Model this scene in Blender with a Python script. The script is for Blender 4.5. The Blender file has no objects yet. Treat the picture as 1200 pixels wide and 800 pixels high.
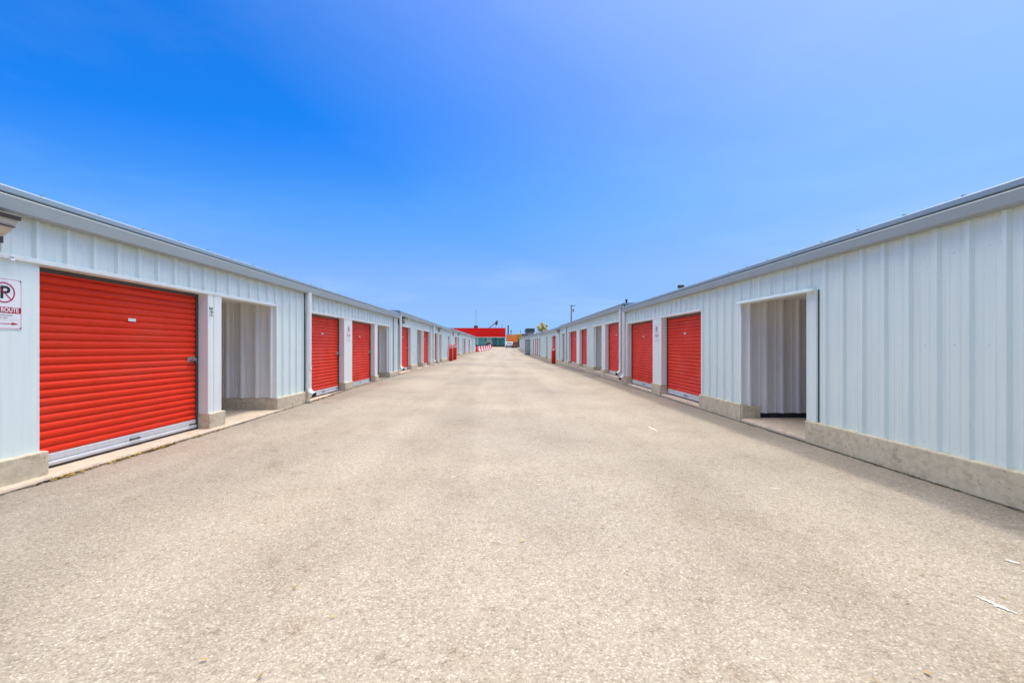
import bpy, bmesh, math, random
from mathutils import Vector, Matrix
random.seed(7)
S = bpy.context.scene
COL = S.collection
PI = math.pi
R = math.radians

# ------------------------------------------------------------------ materials
def new_mat(name):
    m = bpy.data.materials.new(name); m.use_nodes = True
    nt = m.node_tree; nt.nodes.clear()
    out = nt.nodes.new('ShaderNodeOutputMaterial')
    b = nt.nodes.new('ShaderNodeBsdfPrincipled')
    nt.links.new(b.outputs[0], out.inputs[0])
    return m, nt, b

def N(nt, t, **kw):
    n = nt.nodes.new(t)
    for k, v in kw.items():
        if k.startswith('i_'):
            n.inputs[int(k[2:])].default_value = v
        else:
            setattr(n, k, v)
    return n

def pos(nt, scale=(1, 1, 1)):
    g = N(nt, 'ShaderNodeNewGeometry')
    mp = N(nt, 'ShaderNodeMapping'); mp.inputs['Scale'].default_value = scale
    nt.links.new(g.outputs['Position'], mp.inputs['Vector'])
    return mp.outputs[0]

def noise(nt, vec, scale, detail=4, rough=.55):
    n = N(nt, 'ShaderNodeTexNoise'); n.inputs['Scale'].default_value = scale
    n.inputs['Detail'].default_value = detail; n.inputs['Roughness'].default_value = rough
    nt.links.new(vec, n.inputs['Vector']); return n.outputs['Fac']

def ramp(nt, fac, stops):
    r = N(nt, 'ShaderNodeValToRGB'); e = r.color_ramp.elements
    while len(e) < len(stops): e.new(.5)
    for el, (p, c) in zip(e, stops):
        el.position = p; el.color = c if len(c) == 4 else (*c, 1)
    nt.links.new(fac, r.inputs[0]); return r.outputs[0]

def mix(nt, a, b, fac, mode='MIX'):
    m = N(nt, 'ShaderNodeMix', data_type='RGBA', blend_type=mode)
    for s, v in ((0, fac), (6, a), (7, b)):
        if hasattr(v, 'links'): nt.links.new(v, m.inputs[s])
        elif s == 0: m.inputs[0].default_value = v
        else: m.inputs[s].default_value = (*v, 1)
    return m.outputs[2]

def bump(nt, b, h, strength, dist):
    bp = N(nt, 'ShaderNodeBump'); bp.inputs['Strength'].default_value = strength
    bp.inputs['Distance'].default_value = dist
    nt.links.new(h, bp.inputs['Height']); nt.links.new(bp.outputs[0], b.inputs['Normal'])

W = (1, 1, 1); K = (0, 0, 0)
def painted_metal(name, c, rough=.42, streak=.25, dirt=(.30, .25, .19), spec=.4, patch=.08):
    m, nt, b = new_mat(name)
    st = noise(nt, pos(nt, (9, 9, .35)), 2.2, 5, .6)
    sm = ramp(nt, st, [(.45, K), (.8, W)])
    fl = noise(nt, pos(nt), 1.1, 5, .6)
    fm = ramp(nt, fl, [(.35, K), (.7, W)])
    c2 = tuple(v * (1 - patch) for v in c)
    col = mix(nt, c, c2, fm)
    mm = N(nt, 'ShaderNodeMath', operation='MULTIPLY'); mm.inputs[1].default_value = streak
    nt.links.new(sm, mm.inputs[0])
    col = mix(nt, col, dirt, mm.outputs[0])
    sp = noise(nt, pos(nt), 38, 3, .6)
    spm = ramp(nt, sp, [(.70, K), (.76, (.5, .5, .5))])
    col = mix(nt, col, dirt, spm)
    nt.links.new(col, b.inputs['Base Color'])
    rr = ramp(nt, fl, [(.3, (rough - .06,) * 3), (.7, (rough + .12,) * 3)])
    nt.links.new(rr, b.inputs['Roughness'])
    b.inputs['Specular IOR Level'].default_value = spec
    bump(nt, b, noise(nt, pos(nt, (1, 1, .3)), 2.5, 2), .12, .02)
    return m

def plain(name, c, rough=.5, metal=0, var=.12, scale=6, spec=.5):
    m, nt, b = new_mat(name)
    f = noise(nt, pos(nt), scale, 5, .6)
    col = mix(nt, tuple(v * (1 - var) for v in c), tuple(min(1, v * (1 + var)) for v in c), f)
    nt.links.new(col, b.inputs['Base Color'])
    b.inputs['Roughness'].default_value = rough; b.inputs['Metallic'].default_value = metal
    b.inputs['Specular IOR Level'].default_value = spec
    return m

M = {}
M['wall'] = painted_metal('pale_wall_paint', (.725, .82, .765), .42, .12, patch=.04)
M['inner'] = painted_metal('passage_wall_paint', (.80, .775, .72), .5, .14, patch=.05)
M['trim'] = painted_metal('white_trim_paint', (.79, .83, .77), .4, .15, patch=.04)
M['fascia'] = painted_metal('fascia_paint', (.31, .34, .325), .45, .10, patch=.05)
M['roof'] = painted_metal('roof_sheet', (.22, .29, .34), .40, .08, patch=.05)
M['door'] = painted_metal('red_door_paint', (.78, .036, .006), .45, .06, dirt=(.30, .02, .010), patch=.10, spec=.22)
_nt = M['door'].node_tree
_b = [n for n in _nt.nodes if n.type == 'BSDF_PRINCIPLED'][0]
bump(_nt, _b, noise(_nt, pos(_nt, (1, 1, 1.6)), 2.4, 4, .55), .5, .035)
_c = _b.inputs['Base Color'].links[0].from_socket
_c = mix(_nt, _c, (.62, .075, .04), ramp(_nt, noise(_nt, pos(_nt, (.7, .7, 1.6)), 1.6, 6, .65), [(.50, K), (.78, (.5,) * 3)]))
_c = mix(_nt, _c, (.16, .03, .02), ramp(_nt, noise(_nt, pos(_nt, (1, 3, 22)), 2.2, 5, .65), [(.60, K), (.72, (.35,) * 3)]))
_nt.links.new(_c, _b.inputs['Base Color'])
M['galv'] = painted_metal('galvanised_bar', (.60, .62, .63), .35, .35, dirt=(.34, .30, .25))
M['pipe'] = painted_metal('white_pipe_paint', (.80, .81, .77), .35, .2)
M['dark'] = plain('black_rubber', (.025, .024, .024), .6)
M['guide_shade'] = plain('dark_guide_and_shade', (.06, .05, .05), .5)
M['steel'] = plain('latch_steel', (.55, .53, .50), .3, 1, .2, 60)
M['lampbody'] = plain('bronze_lamp_housing', (.05, .045, .04), .45)
M['red'] = plain('bollard_red', (.74, .014, .010), .42, spec=.3)
M['white'] = plain('white_plate', (.78, .78, .78), .4, 0, .04)
M['signred'] = plain('sign_red', (.42, .012, .03), .4, 0, .05)
M['black'] = plain('sign_black', (.015, .015, .015), .45, 0, .05)
M['grey'] = plain('sign_grey_print', (.35, .35, .35), .5, 0, .05)
M['fasciared'] = plain('red_cladding', (.88, .014, .008), .5, 0, .06, .4, .2)
M['teal'] = plain('teal_cladding', (.12, .42, .30), .25, 0, .5, .35)
M['palepanel'] = plain('pale_teal_panel', (.42, .66, .50), .3, 0, .4, .8)
M['darkteal'] = plain('dark_teal_panel', (.05, .21, .17), .2, 0, .5, .9)
M['orange'] = plain('orange_cladding', (.80, .22, .03), .5, 0, .2, 1)
M['greyblock'] = plain('grey_block', (.28, .28, .27), .7, 0, .15, 1)
M['darkblock'] = plain('dark_block', (.055, .065, .065), .6, 0, .3, 1)
M['vanwhite'] = plain('van_white', (.75, .75, .72), .3, 0, .05)
M['carblack'] = plain('car_black', (.015, .016, .018), .25, 0, .05)
M['glass'] = plain('dark_glass', (.02, .025, .03), .08, 0, .1, spec=.8)
M['tyre'] = plain('tyre_rubber', (.02, .02, .02), .8)
M['rust'] = plain('rusty_steel', (.22, .085, .035), .8, 0, .4, 3)
M['wood'] = plain('weathered_pole_wood', (.10, .085, .07), .8, 0, .3, 4)
M['bark'] = plain('bark', (.09, .065, .045), .9, 0, .3, 5)
def worn_paint(name, c, lo, hi):
    m, nt, b = new_mat(name)
    f = noise(nt, pos(nt), 55, 4, .7)
    nt.links.new(mix(nt, c, (.42, .37, .31), ramp(nt, f, [(lo, K), (hi, W)])), b.inputs['Base Color'])
    b.inputs['Roughness'].default_value = .85; return m
M['paintwhite'] = worn_paint('road_paint_white', (.80, .79, .76), .46, .58)
M['paintfaded'] = worn_paint('road_paint_faded', (.72, .69, .63), .40, .55)
M['paintyellow'] = worn_paint('road_paint_yellow', (.62, .49, .28), .42, .58)
M['lens'] = plain('lamp_lens', (.52, .47, .38), .25, 0, .2, 20)
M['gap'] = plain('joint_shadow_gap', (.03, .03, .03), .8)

def concrete(name, c, stain, sc=1.0):
    m, nt, b = new_mat(name)
    p = pos(nt)
    f1 = noise(nt, p, 1.3 * sc, 6, .62); f2 = noise(nt, p, 14, 5, .6)
    f3 = noise(nt, pos(nt, (1, 1, 2.2)), 5.5, 6, .65); f4 = noise(nt, p, 120, 2)
    col = mix(nt, tuple(v * .82 for v in c), tuple(v * 1.14 for v in c), f1)
    col = mix(nt, col, mix(nt, col, (.75, .72, .68), .9, 'MULTIPLY'), ramp(nt, f2, [(.4, K), (.75, W)]))
    col = mix(nt, col, stain, ramp(nt, f3, [(.57, K), (.65, (.5,) * 3)]))
    col = mix(nt, col, (.10, .07, .04), ramp(nt, noise(nt, p, 24, 4, .7), [(.62, K), (.69, (.6,) * 3)]))
    nt.links.new(col, b.inputs['Base Color']); b.inputs['Roughness'].default_value = .9
    b.inputs['Specular IOR Level'].default_value = .2
    ad = N(nt, 'ShaderNodeMath', operation='ADD')
    nt.links.new(f2, ad.inputs[0]); nt.links.new(f4, ad.inputs[1])
    bump(nt, b, ad.outputs[0], .5, .008)
    return m
M['plinth'] = concrete('concrete_plinth', (.66, .575, .41), (.38, .28, .17))
M['slab'] = concrete('concrete_slab', (.66, .53, .40), (.42, .30, .19))

def asphalt():
    m, nt, b = new_mat('worn_asphalt')
    p = pos(nt)
    vo = N(nt, 'ShaderNodeTexVoronoi'); vo.inputs['Scale'].default_value = 110
    nt.links.new(p, vo.inputs['Vector'])
    sep = N(nt, 'ShaderNodeSeparateColor'); nt.links.new(vo.outputs['Color'], sep.inputs[0])
    agg = ramp(nt, sep.outputs[0], [(0, (.27, .24, .21)), (.15, (.36, .32, .28)), (.6, (.405, .36, .315)), (.88, (.455, .41, .36)), (1, (.60, .555, .505))])
    vd = ramp(nt, vo.outputs['Distance'], [(.25, W), (.75, (.70, .68, .66))])
    col = mix(nt, agg, vd, .7, 'MULTIPLY')
    f0 = noise(nt, p, .22, 4, .5); f1 = noise(nt, p, .9, 6, .6); f2 = noise(nt, p, 7, 5, .65)
    f5 = noise(nt, p, 28, 3, .6)
    col = mix(nt, col, mix(nt, col, (.82, .835, .86), 1, 'MULTIPLY'), ramp(nt, f0, [(.42, K), (.62, W)]))
    col = mix(nt, col, mix(nt, col, (.90, .87, .84), 1, 'MULTIPLY'), ramp(nt, f1, [(.47, K), (.72, W)]))
    col = mix(nt, col, mix(nt, col, (.78, .74, .70), 1, 'MULTIPLY'), ramp(nt, f2, [(.56, K), (.80, W)]))
    col = mix(nt, col, mix(nt, col, (.80, .79, .78), 1, 'MULTIPLY'), ramp(nt, f5, [(.50, K), (.72, W)]))
    oil = noise(nt, p, 1.7, 3, .5)
    col = mix(nt, col, mix(nt, col, (.86, .82, .77), 1, 'MULTIPLY'), ramp(nt, oil, [(.64, K), (.74, W)]))
    bl = noise(nt, p, 3.1, 2, .4)
    col = mix(nt, col, mix(nt, col, (.85, .83, .81), 1, 'MULTIPLY'), ramp(nt, bl, [(.69, K), (.76, W)]))
    # long worn wheel paths along the lane
    tr = noise(nt, pos(nt, (.9, .05, 1)), 1.0, 4, .55)
    col = mix(nt, col, mix(nt, col, (.89, .885, .88), 1, 'MULTIPLY'), ramp(nt, tr, [(.46, K), (.60, W)]))
    col = mix(nt, col, (1.03, .97, .86), 1, 'MULTIPLY')
    nt.links.new(col, b.inputs['Base Color'])
    b.inputs['Roughness'].default_value = .88; b.inputs['Specular IOR Level'].default_value = .25
    inv = N(nt, 'ShaderNodeMath', operation='SUBTRACT'); inv.inputs[0].default_value = 1
    nt.links.new(vo.outputs['Distance'], inv.inputs[1])
    bump(nt, b, inv.outputs[0], .55, .006)
    return m
M['asphalt'] = asphalt()

def leafmat(name, a, c):
    m, nt, b = new_mat(name)
    oi = noise(nt, pos(nt), 9, 2)
    nt.links.new(ramp(nt, oi, [(.35, a), (.65, c)]), b.inputs['Base Color'])
    b.inputs['Roughness'].default_value = .7
    return m
M['yleaf'] = leafmat('yellow_leaves', (.34, .29, .05), (.64, .50, .10))
M['dleaf'] = leafmat('dry_leaves', (.09, .055, .02), (.50, .33, .07))
M['dirt'] = leafmat('joint_dirt', (.035, .028, .018), (.13, .10, .055))
M['weed'] = leafmat('weed_green', (.05, .07, .02), (.14, .12, .04))

# ------------------------------------------------------------------ mesh helper
class MB:
    def __init__(s, xf=None):
        s.v = []; s.f = []; s.xf = xf or (lambda a, b, c: (a, b, c))
    def P(s, a, b, c):
        s.v.append(s.xf(a, b, c)); return len(s.v) - 1
    def face(s, pts):
        s.f.append([s.P(*p) for p in pts]); return s
    def box(s, a0, a1, b0, b1, c0, c1):
        i = [s.P(a, b, c) for c in (c0, c1) for b in (b0, b1) for a in (a0, a1)]
        for q in ((0, 2, 3, 1), (4, 5, 7, 6), (0, 1, 5, 4), (2, 6, 7, 3), (0, 4, 6, 2), (1, 3, 7, 5)):
            s.f.append([i[k] for k in q])
        return s
    def sheet(s, rows):            # rows of equal-length point lists
        idx = [[s.P(*p) for p in r] for r in rows]
        for r0, r1 in zip(idx, idx[1:]):
            for k in range(len(r0) - 1):
                s.f.append([r0[k], r0[k + 1], r1[k + 1], r1[k]])
        return s
    def prism(s, prof, y0, y1):    # closed (u,z) profile run along y
        n = len(prof)
        a = [s.P(u, y0, z) for u, z in prof]; b = [s.P(u, y1, z) for u, z in prof]
        for k in range(n):
            s.f.append([a[k], a[(k + 1) % n], b[(k + 1) % n], b[k]])
        s.f.append(a[::-1]); s.f.append(b); return s
    def tube(s, path, r, n=12, cap=True):
        rings = []
        path = [Vector(p) for p in path]
        if not isinstance(r, (list, tuple)): r = [r] * len(path)
        up = None
        for i, p in enumerate(path):
            d = (path[min(i + 1, len(path) - 1)] - path[max(i - 1, 0)]).normalized()
            if up is None:
                up = d.orthogonal().normalized()
            else:
                up = (up - d * up.dot(d)).normalized()
            sd = d.cross(up)
            rings.append([s.P(*(p + (up * math.cos(t) + sd * math.sin(t)) * r[i])) for t in [2 * PI * k / n for k in range(n)]])
        for r0, r1 in zip(rings, rings[1:]):
            for k in range(n):
                s.f.append([r0[k], r0[(k + 1) % n], r1[(k + 1) % n], r1[k]])
        if cap:
            s.f.append(rings[0][::-1]); s.f.append(rings[-1])
        return s
    def build(s, name, mat, parent=None, smooth=False, bevel=0, fix=True):
        me = bpy.data.meshes.new(name)
        me.from_pydata(s.v, [], s.f); me.update()
        if fix:
            bm = bmesh.new(); bm.from_mesh(me)
            bmesh.ops.recalc_face_normals(bm, faces=bm.faces[:]); bm.to_mesh(me); bm.free()
        me.materials.append(mat)
        if smooth:
            for p in me.polygons: p.use_smooth = True
        o = bpy.data.objects.new(name, me); COL.objects.link(o)
        if parent: o.parent = parent
        if bevel:
            b = o.modifiers.new('Bevel', 'BEVEL'); b.width = bevel; b.segments = 2; b.limit_method = 'ANGLE'
        return o

def tag(o, label=None, cat=None, group=None, kind=None):
    if label: o['label'] = label
    if cat: o['category'] = cat
    if group: o['group'] = group
    if kind: o['kind'] = kind
    return o

def empty(name, loc=(0, 0, 0), rot=(0, 0, 0)):
    o = bpy.data.objects.new(name, None); COL.objects.link(o)
    o.location = loc; o.rotation_euler = rot; o.empty_display_size = .2
    return o

def copy_tree(o, parent=None):
    c = o.copy(); COL.objects.link(c)
    if parent: c.parent = parent
    for ch in list(o.children): copy_tree(ch, c)
    return c

def interp(t, pts):
    if t <= pts[0][0]: return pts[0][1]
    for (a, va), (b, vb) in zip(pts, pts[1:]):
        if t <= b:
            k = (t - a) / (b - a); k = k * k * (3 - 2 * k)
            return va + (vb - va) * k
    return pts[-1][1]

# ------------------------------------------------------------------ ground
XL, XR = -4.467, 4.241
GL = [(-20, .045), (8, .045), (15, .10), (22, .13), (36, .13), (55, .28), (75, .36), (100, .50), (118, .95), (132, 1.18), (160, 1.2)]
GR = [(-20, 0), (10, 0), (20, .02), (30, -.02), (38, -.08), (60, -.08), (85, .10), (100, .35), (118, .90), (132, 1.15), (160, 1.2)]
def ground_z(x, y):
    t = min(1, max(0, (x + 4.3) / 8.45))
    return interp(y, GL) * (1 - t) + interp(y, GR) * t

xs = [-1800, -300, -60, -20, -8, -4.6, -4.3] + [-4.3 + 8.45 * k / 12 for k in range(1, 12)] + [4.15, 4.5, 8, 20, 60, 300, 1800]
ys = [-60, -20, -8] + [-4 + k for k in range(0, 66)] + [64 + 2 * k for k in range(0, 49)] + [180, 240, 500, 2500]
g = MB()
g.sheet([[(x, y, ground_z(x, y)) for x in xs] for y in ys])
tag(g.build('ground', M['asphalt'], smooth=True), kind='structure')

# ------------------------------------------------------------------ ribbed steel sheet
PER = .3048
SEC = [(-.032, 0), (-.017, .034), (.017, .034), (.032, 0), (.086, 0), (.095, .005), (.108, .005), (.117, 0),
       (.188, 0), (.197, .005), (.210, .005), (.219, 0)]
def rib_points(y0, y1, ph, per=PER):
    pts = []
    sc = per / PER
    k0 = int(math.floor((y0 - ph) / per)) - 1; k1 = int(math.ceil((y1 - ph) / per)) + 1
    for k in range(k0, k1 + 1):
        for d, h in SEC: pts.append((ph + k * per + d * sc, h))
    def at(y):
        for (a, ha), (b, hb) in zip(pts, pts[1:]):
            if a <= y <= b: return ha + (hb - ha) * (y - a) / max(1e-9, b - a)
        return 0
    return [(y0, at(y0))] + [p for p in pts if y0 + 1e-4 < p[0] < y1 - 1e-4] + [(y1, at(y1))]

# ------------------------------------------------------------------ storage buildings
RECESS = .12
def roller_door(B, xf, y0, y1, zb, zt, side, handles, latch, tagpos):
    d = MB(xf)
    pitch = .0826; n8 = 12
    ztop = zt + .12
    z = zb + .135; rows = []
    while z < ztop:
        for k in range(n8):
            t = k / n8
            h = .028 * (abs(math.sin(PI * t)) ** .5)
            rows.append((z + pitch * t, h))
        z += pitch
    d.sheet([[(-RECESS - .03 + h, y0 + .02, zz), (-RECESS - .03 + h, y1 - .02, zz)] for zz, h in rows])
    door = d.build('roller_door', M['door'], B, smooth=True, fix=False)
    # bottom bar
    b = MB(xf)
    u = -RECESS - .03
    b.prism([(u, zb + .070), (u + .026, zb + .070), (u + .030, zb + .078), (u + .030, zb + .136), (u + .020, zb + .142), (u, zb + .142)], y0 + .025, y1 - .025)
    b.prism([(u, zb + .018), (u + .030, zb + .018), (u + .042, zb + .028), (u + .044, zb + .052), (u + .034, zb + .066), (u, zb + .0665)], y0 + .025, y1 - .025)
    bar = b.build('bottom_bar', M['galv'], door)
    r = MB(xf); r.box(u - .02, u + .034, y0 + .026, y1 - .026, zb + .002, zb + .0165)
    r.build('rubber_seal', M['dark'], door)
    for hy in handles:
        h = MB(xf)
        h.tube([(u + .03, hy - .06, zb + .085), (u + .06, hy - .058, zb + .088), (u + .065, hy - .04, zb + .09), (u + .065, hy + .04, zb + .09), (u + .06, hy + .058, zb + .088), (u + .03, hy + .06, zb + .085)], .009, 8)
        h.build('handle', M['dark'], door, smooth=True)
    if latch:
        l = MB(xf); lz = zb + 1.04; ly = y1 - .19
        l.box(u + .018, u + .030, ly - .02, ly + .155, lz - .04, lz + .04)
        l.box(u + .0305, u + .046, ly + .0, ly + .15, lz - .018, lz + .016)
        l.box(u + .0305, u + .062, ly + .055, ly + .085, lz - .030, lz + .028)
        l.tube([(u + .05, ly + .03, lz - .005), (u + .085, ly + .03, lz - .005)], .014, 10)
        l.build('latch', M['steel'], door)
        p = MB(xf)
        p.box(u + .047, u + .080, ly + .088, ly + .125, lz - .055, lz - .019)
        p.build('padlock', M['lampbody'], door)
    if tagpos:
        t = MB(xf); yc = (y0 + y1) / 2 + tagpos; tz = zb + 1.555
        t.box(u + .0290, u + .0315, yc - .058, yc + .058, tz - .016, tz + .020)
        t.build('name_plate', M['white'], door)
    return door

def make_downspout(B, xf, y, ztop, zend, u=.105, out=.20):
    cu, cy = math.cos(R(28)), -math.sin(R(28))
    p = MB(xf); path = [(u, y, ztop), (u, y, zend + .22)]
    for k in range(1, 9):
        a = k / 8 * R(68); h = .13 * (1 - math.cos(a))
        path.append((u + h * cu, y + h * cy, zend + .22 - .13 * math.sin(a)))
    last = Vector(path[-1]); dirv = Vector((math.sin(R(68)) * cu, math.sin(R(68)) * cy, -math.cos(R(68))))
    path.append(tuple(last + dirv * (out - .09)))
    p.tube(path, .060, 18, cap=False)
    o = p.build('downspout', M['pipe'], B, smooth=True)
    c = MB(xf); e = Vector(path[-1])
    c.tube([tuple(e - dirv * .012), tuple(e - dirv * .003)], .0592, 18); c.build('pipe_mouth', M['dark'], o)
    k = MB(xf); k.tube([(u, y, zend + .62), (u, y, zend + .70)], .066, 18, cap=False); k.build('pipe_collar', M['pipe'], o, smooth=True)

def storage_building(side, y0, y1, segs, ph, zz, label, slope=0, doors_from='L', slab_front=None, pipes=(), gaps=(), roofdots=False, depth=9.0, coarse=False):
    """side -1 = left row, +1 = right row. zz: dict of heights."""
    def xf(u, y, z):
        return ((XL + u) if side < 0 else (XR - u), y, z + slope * (y - y0))
    B = empty('storage_building', (0, 0, 0))
    # keep the empty on the ground at the near front corner; children built in world coords
    bx, by, bz = xf(0, y0, 0)[0], y0, ground_z(XL if side < 0 else XR, y0)
    xw = xf
    def xf(u, y, z):
        a, b_, c = xw(u, y, z); return (a - bx, b_ - by, c - bz)
    B.location = (bx, by, bz)
    tag(B, label, 'building', 'rows of storage buildings')
    zp, zs, zh, zf0, zf1, zr = zz['plinth'], zz['slab'], zz['head'], zz['f0'], zz['f1'], zz['roof']
    gz = lambda y: ground_z(XL + .1 if side < 0 else XR - .1, y) - .25 - slope * (y - y0)
    # fascia, shadow joint and roof
    f = MB(xf)
    f.prism([(.036, zf0), (.118, zf0 - .004), (.132, zf0 + .012), (.135, zf1 - .012), (.128, zf1), (.036, zf1 - .004)], y0, y1)
    f.build('fascia', M['fascia'], B)
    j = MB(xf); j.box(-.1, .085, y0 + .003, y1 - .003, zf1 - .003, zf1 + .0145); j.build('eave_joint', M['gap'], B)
    r = MB(xf)
    r.prism([(.105, zf1 + .015), (.118, zf1 + .025), (.112, zr - .02), (.085, zr), (-.1, zr + .008), (-depth, zr + .26), (-depth, zr + .20), (-.1, zf1 + .012)], y0 - .004, y1 + .004)
    yy = ph
    while yy < y0 + .1: yy += .6096
    while yy < y1 - .1:
        r.prism([(.080, zr - .004), (.080, zr + .014), (-depth + .05, zr + .275), (-depth + .05, zr + .25)], yy - .010, yy + .010)
        yy += .6096
    r.build('roof', M['roof'], B)
    # closed ends and back
    e = MB(xf)
    e.face([(-.01, y0 + .01, -.2), (-depth + .1, y0 + .01, -.2), (-depth + .1, y0 + .01, zr + .2), (-.01, y0 + .01, zf1)])
    e.face([(-.01, y1 - .01, -.2), (-depth + .1, y1 - .01, -.2), (-depth + .1, y1 - .01, zr + .2), (-.01, y1 - .01, zf1)])
    e.face([(-depth + .1, y0, -.2), (-depth + .1, y1, -.2), (-depth + .1, y1, zr + .2), (-depth + .1, y0, zr + .2)])
    e.build('end_wall', M['wall'], B)
    # slab with its front edge
    sf = slab_front or [(y0, .06), (y1, .06)]
    s = MB(xf); n = max(2, int((y1 - y0) / 1.2))
    top = []; 
    rnd = random.Random(int(y0 * 10))
    for k in range(n * 3 + 1):
        y = y0 + (y1 - y0) * k / (n * 3)
        fu = interp(y, sf) + rnd.uniform(-.006, .006)
        top.append([(-3.2, y, zs), (-.02, y, zs), (fu - .03, y, zs - .004), (fu - .010, y, zs - .012), (fu, y, zs - .03), (fu + .006, y, gz(y))])
    s.sheet(top)
    s.build('slab', M['slab'], B, fix=False)
    zeave = zf0 + .05
    def rib_sheet(m, a, b, z0, z1, u=0):
        pts = rib_points(a, b, ph)
        m.sheet([[(u + h, y, z0) for y, h in pts], [(u + h, y, z1) for y, h in pts]])
    def plinth(a, b, ue=.07):
        p = MB(xf); p.box(-.16, ue, a, b, zs - .3 if ue < .05 else gz(a), zp - .004)
        o = p.build('plinth', M['plinth'], B, bevel=.012)
    def vtrim(a, b, z0, z1, name='corner_trim'):
        t = MB(xf); t.box(-.03, .036, a, b, z0, z1); t.build(name, M['trim'], B, bevel=.003)
    # header strips: merge neighbouring openings and pillars
    runs = []
    for sgm in segs:
        if sgm[0] in ('door', 'passage', 'pillar', 'flat'):
            if runs and abs(runs[-1][1] - sgm[1]) < 1e-3: runs[-1][1] = sgm[2]
            else: runs.append([sgm[1], sgm[2]])
    for a, b in runs:
        h = MB(xf); rib_sheet(h, a, b, zh, zeave); h.build('header_panel', M['wall'], B, fix=False)
        t = MB(xf); t.prism([(-.14, zh - .012), (.040, zh - .012), (.044, zh - .004), (.044, zh + .028), (.036, zh + .036), (-.14, zh + .03)], a - .02, b + .02)
        t.build('header_trim', M['trim'], B)
    for i, sgm in enumerate(segs):
        kind, a, b = sgm[:3]
        opt = sgm[3] if len(sgm) > 3 else {}
        if kind == 'wall':
            w = MB(xf); rib_sheet(w, a, b, zp - .01, zeave)
            if a < 20:
                k_ = math.ceil((a - ph) / PER)
                while ph + k_ * PER < b - .06:
                    yk = ph + k_ * PER
                    for zk in (zp + .06, 1.34, zh + .12):
                        for dk in (.052, .152):
                            if a + .06 < yk + dk < b - .06: w.box(-.001, .0055, yk + dk - .006, yk + dk + .006, zk - .006, zk + .006)
                    k_ += 1
            w.build('wall_panel', M['wall'], B, fix=False)
            plinth(a - .03, b + .03)
            if i and segs[i - 1][0] in ('door', 'passage'): vtrim(a - .004, a + .055, zp, zh - .014)
            if i + 1 < len(segs) and segs[i + 1][0] in ('door', 'passage'): vtrim(b - .055, b + .004, zp, zh - .014)
        elif kind == 'flat':
            w = MB(xf); w.box(-.15, .012, a, b, zp - .01, zh - .0125); w.build('flat_panel', M['wall'], B, bevel=.004)
            plinth(a - .03, b + .035)
        elif kind == 'pillar':
            p = MB(xf)
            wdt = b - a; gpos = a + .14 if wdt < .5 else None
            if gpos and wdt > .25:
                p.box(-RECESS, .034, a, gpos - .008, zp - .01, zh - .0125)
                p.box(-RECESS, .020, gpos - .008, gpos + .008, zp - .01, zh - .0125)
                p.box(-RECESS, .034, gpos + .008, b, zp - .01, zh - .0125)
            else:
                p.box(-RECESS, .034, a, b, zp - .01, zh - .0125)
            p.build('pillar', M['trim'], B)
            plinth(a - .012, b + .05 if i + 1 < len(segs) and segs[i + 1][0] == 'passage' else b + .012)
        elif kind == 'door':
            for q0 in (a - .006, b + .002):
                fr = MB(xf); fr.box(-RECESS - .10, .0, q0, q0 + .004, zs, zh - .013); fr.build('door_jamb', M['trim'], B)
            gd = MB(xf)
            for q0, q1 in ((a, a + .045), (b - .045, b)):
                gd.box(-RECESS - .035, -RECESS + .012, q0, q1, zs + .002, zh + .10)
            gd.box(-RECESS - .035, -RECESS + .014, a + .046, b - .046, zh - .055, zh + .10)  # dark strip added along the door top, standing in for header shade
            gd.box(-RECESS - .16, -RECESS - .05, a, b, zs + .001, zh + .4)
            gd.build('door_guide_and_shade', M['guide_shade'], B)
            w_ = b - a
            hs = [a + w_ * .52, b - .12] if side < 0 else [(a + b) / 2 - .05]
            roller_door(B, xf, a + .012, b - .012, zs + opt.get('up', .005), zh, side, hs, side < 0, opt.get('tag', .02))
        elif kind == 'passage':
            D = 2.6; pph = opt.get('ph', .06)
            sk = zp if opt.get('skirt', True) else zs + .085
            for yy_, inw, nm in ((b, -1, 'passage_wall'), (a, 1, 'passage_wall')):
                pts = rib_points(.0, D, pph, .285)
                m_ = MB(xf)
                m_.sheet([[(-u_, yy_ + inw * (.002 + 1.75 * h_), sk) for u_, h_ in pts], [(-u_, yy_ + inw * (.002 + 1.75 * h_), zh + .06) for u_, h_ in pts]])
                m_.build(nm, M['inner'], B, fix=False)
                if opt.get('skirt', True):
                    q = MB(xf); q.box(-D, -.161, min(yy_ + inw * .035, yy_ - inw * .1), max(yy_ + inw * .035, yy_ - inw * .1), zs - .3, zp - .002)
                    q.build('passage_skirting', M['plinth'], B)
                else:
                    q = MB(xf); q.box(-D, -.10, min(yy_ - inw * .01, yy_ - inw * .06), max(yy_ - inw * .01, yy_ - inw * .06), zs - .1, sk + .02)
                    q.build('passage_skirting', M['gap'], B)
                    if inw < 0:
                        q = MB(xf); q.box(-.27, .05, yy_ - .065, yy_ + .02, zs - .2, zp - .03); q.build('plinth', M['plinth'], B, bevel=.008)
            q = MB(xf); q.box(-D - .05, -D, a - .05, b + .05, zs - .1, zh + .1); q.build('passage_end', M['inner'], B)
            q = MB(xf); q.box(-D - .05, -.035, a - .05, b + .05, zh + .05, zh + .09); q.build('passage_ceiling', M['inner'], B)
            vt = MB(xf)
            vt.box(-.11, .038, b - .003, b + .028, sk if opt.get('skirt', True) else zp, zh - .014)
            vt.build('passage_trim', M['trim'], B)
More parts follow.
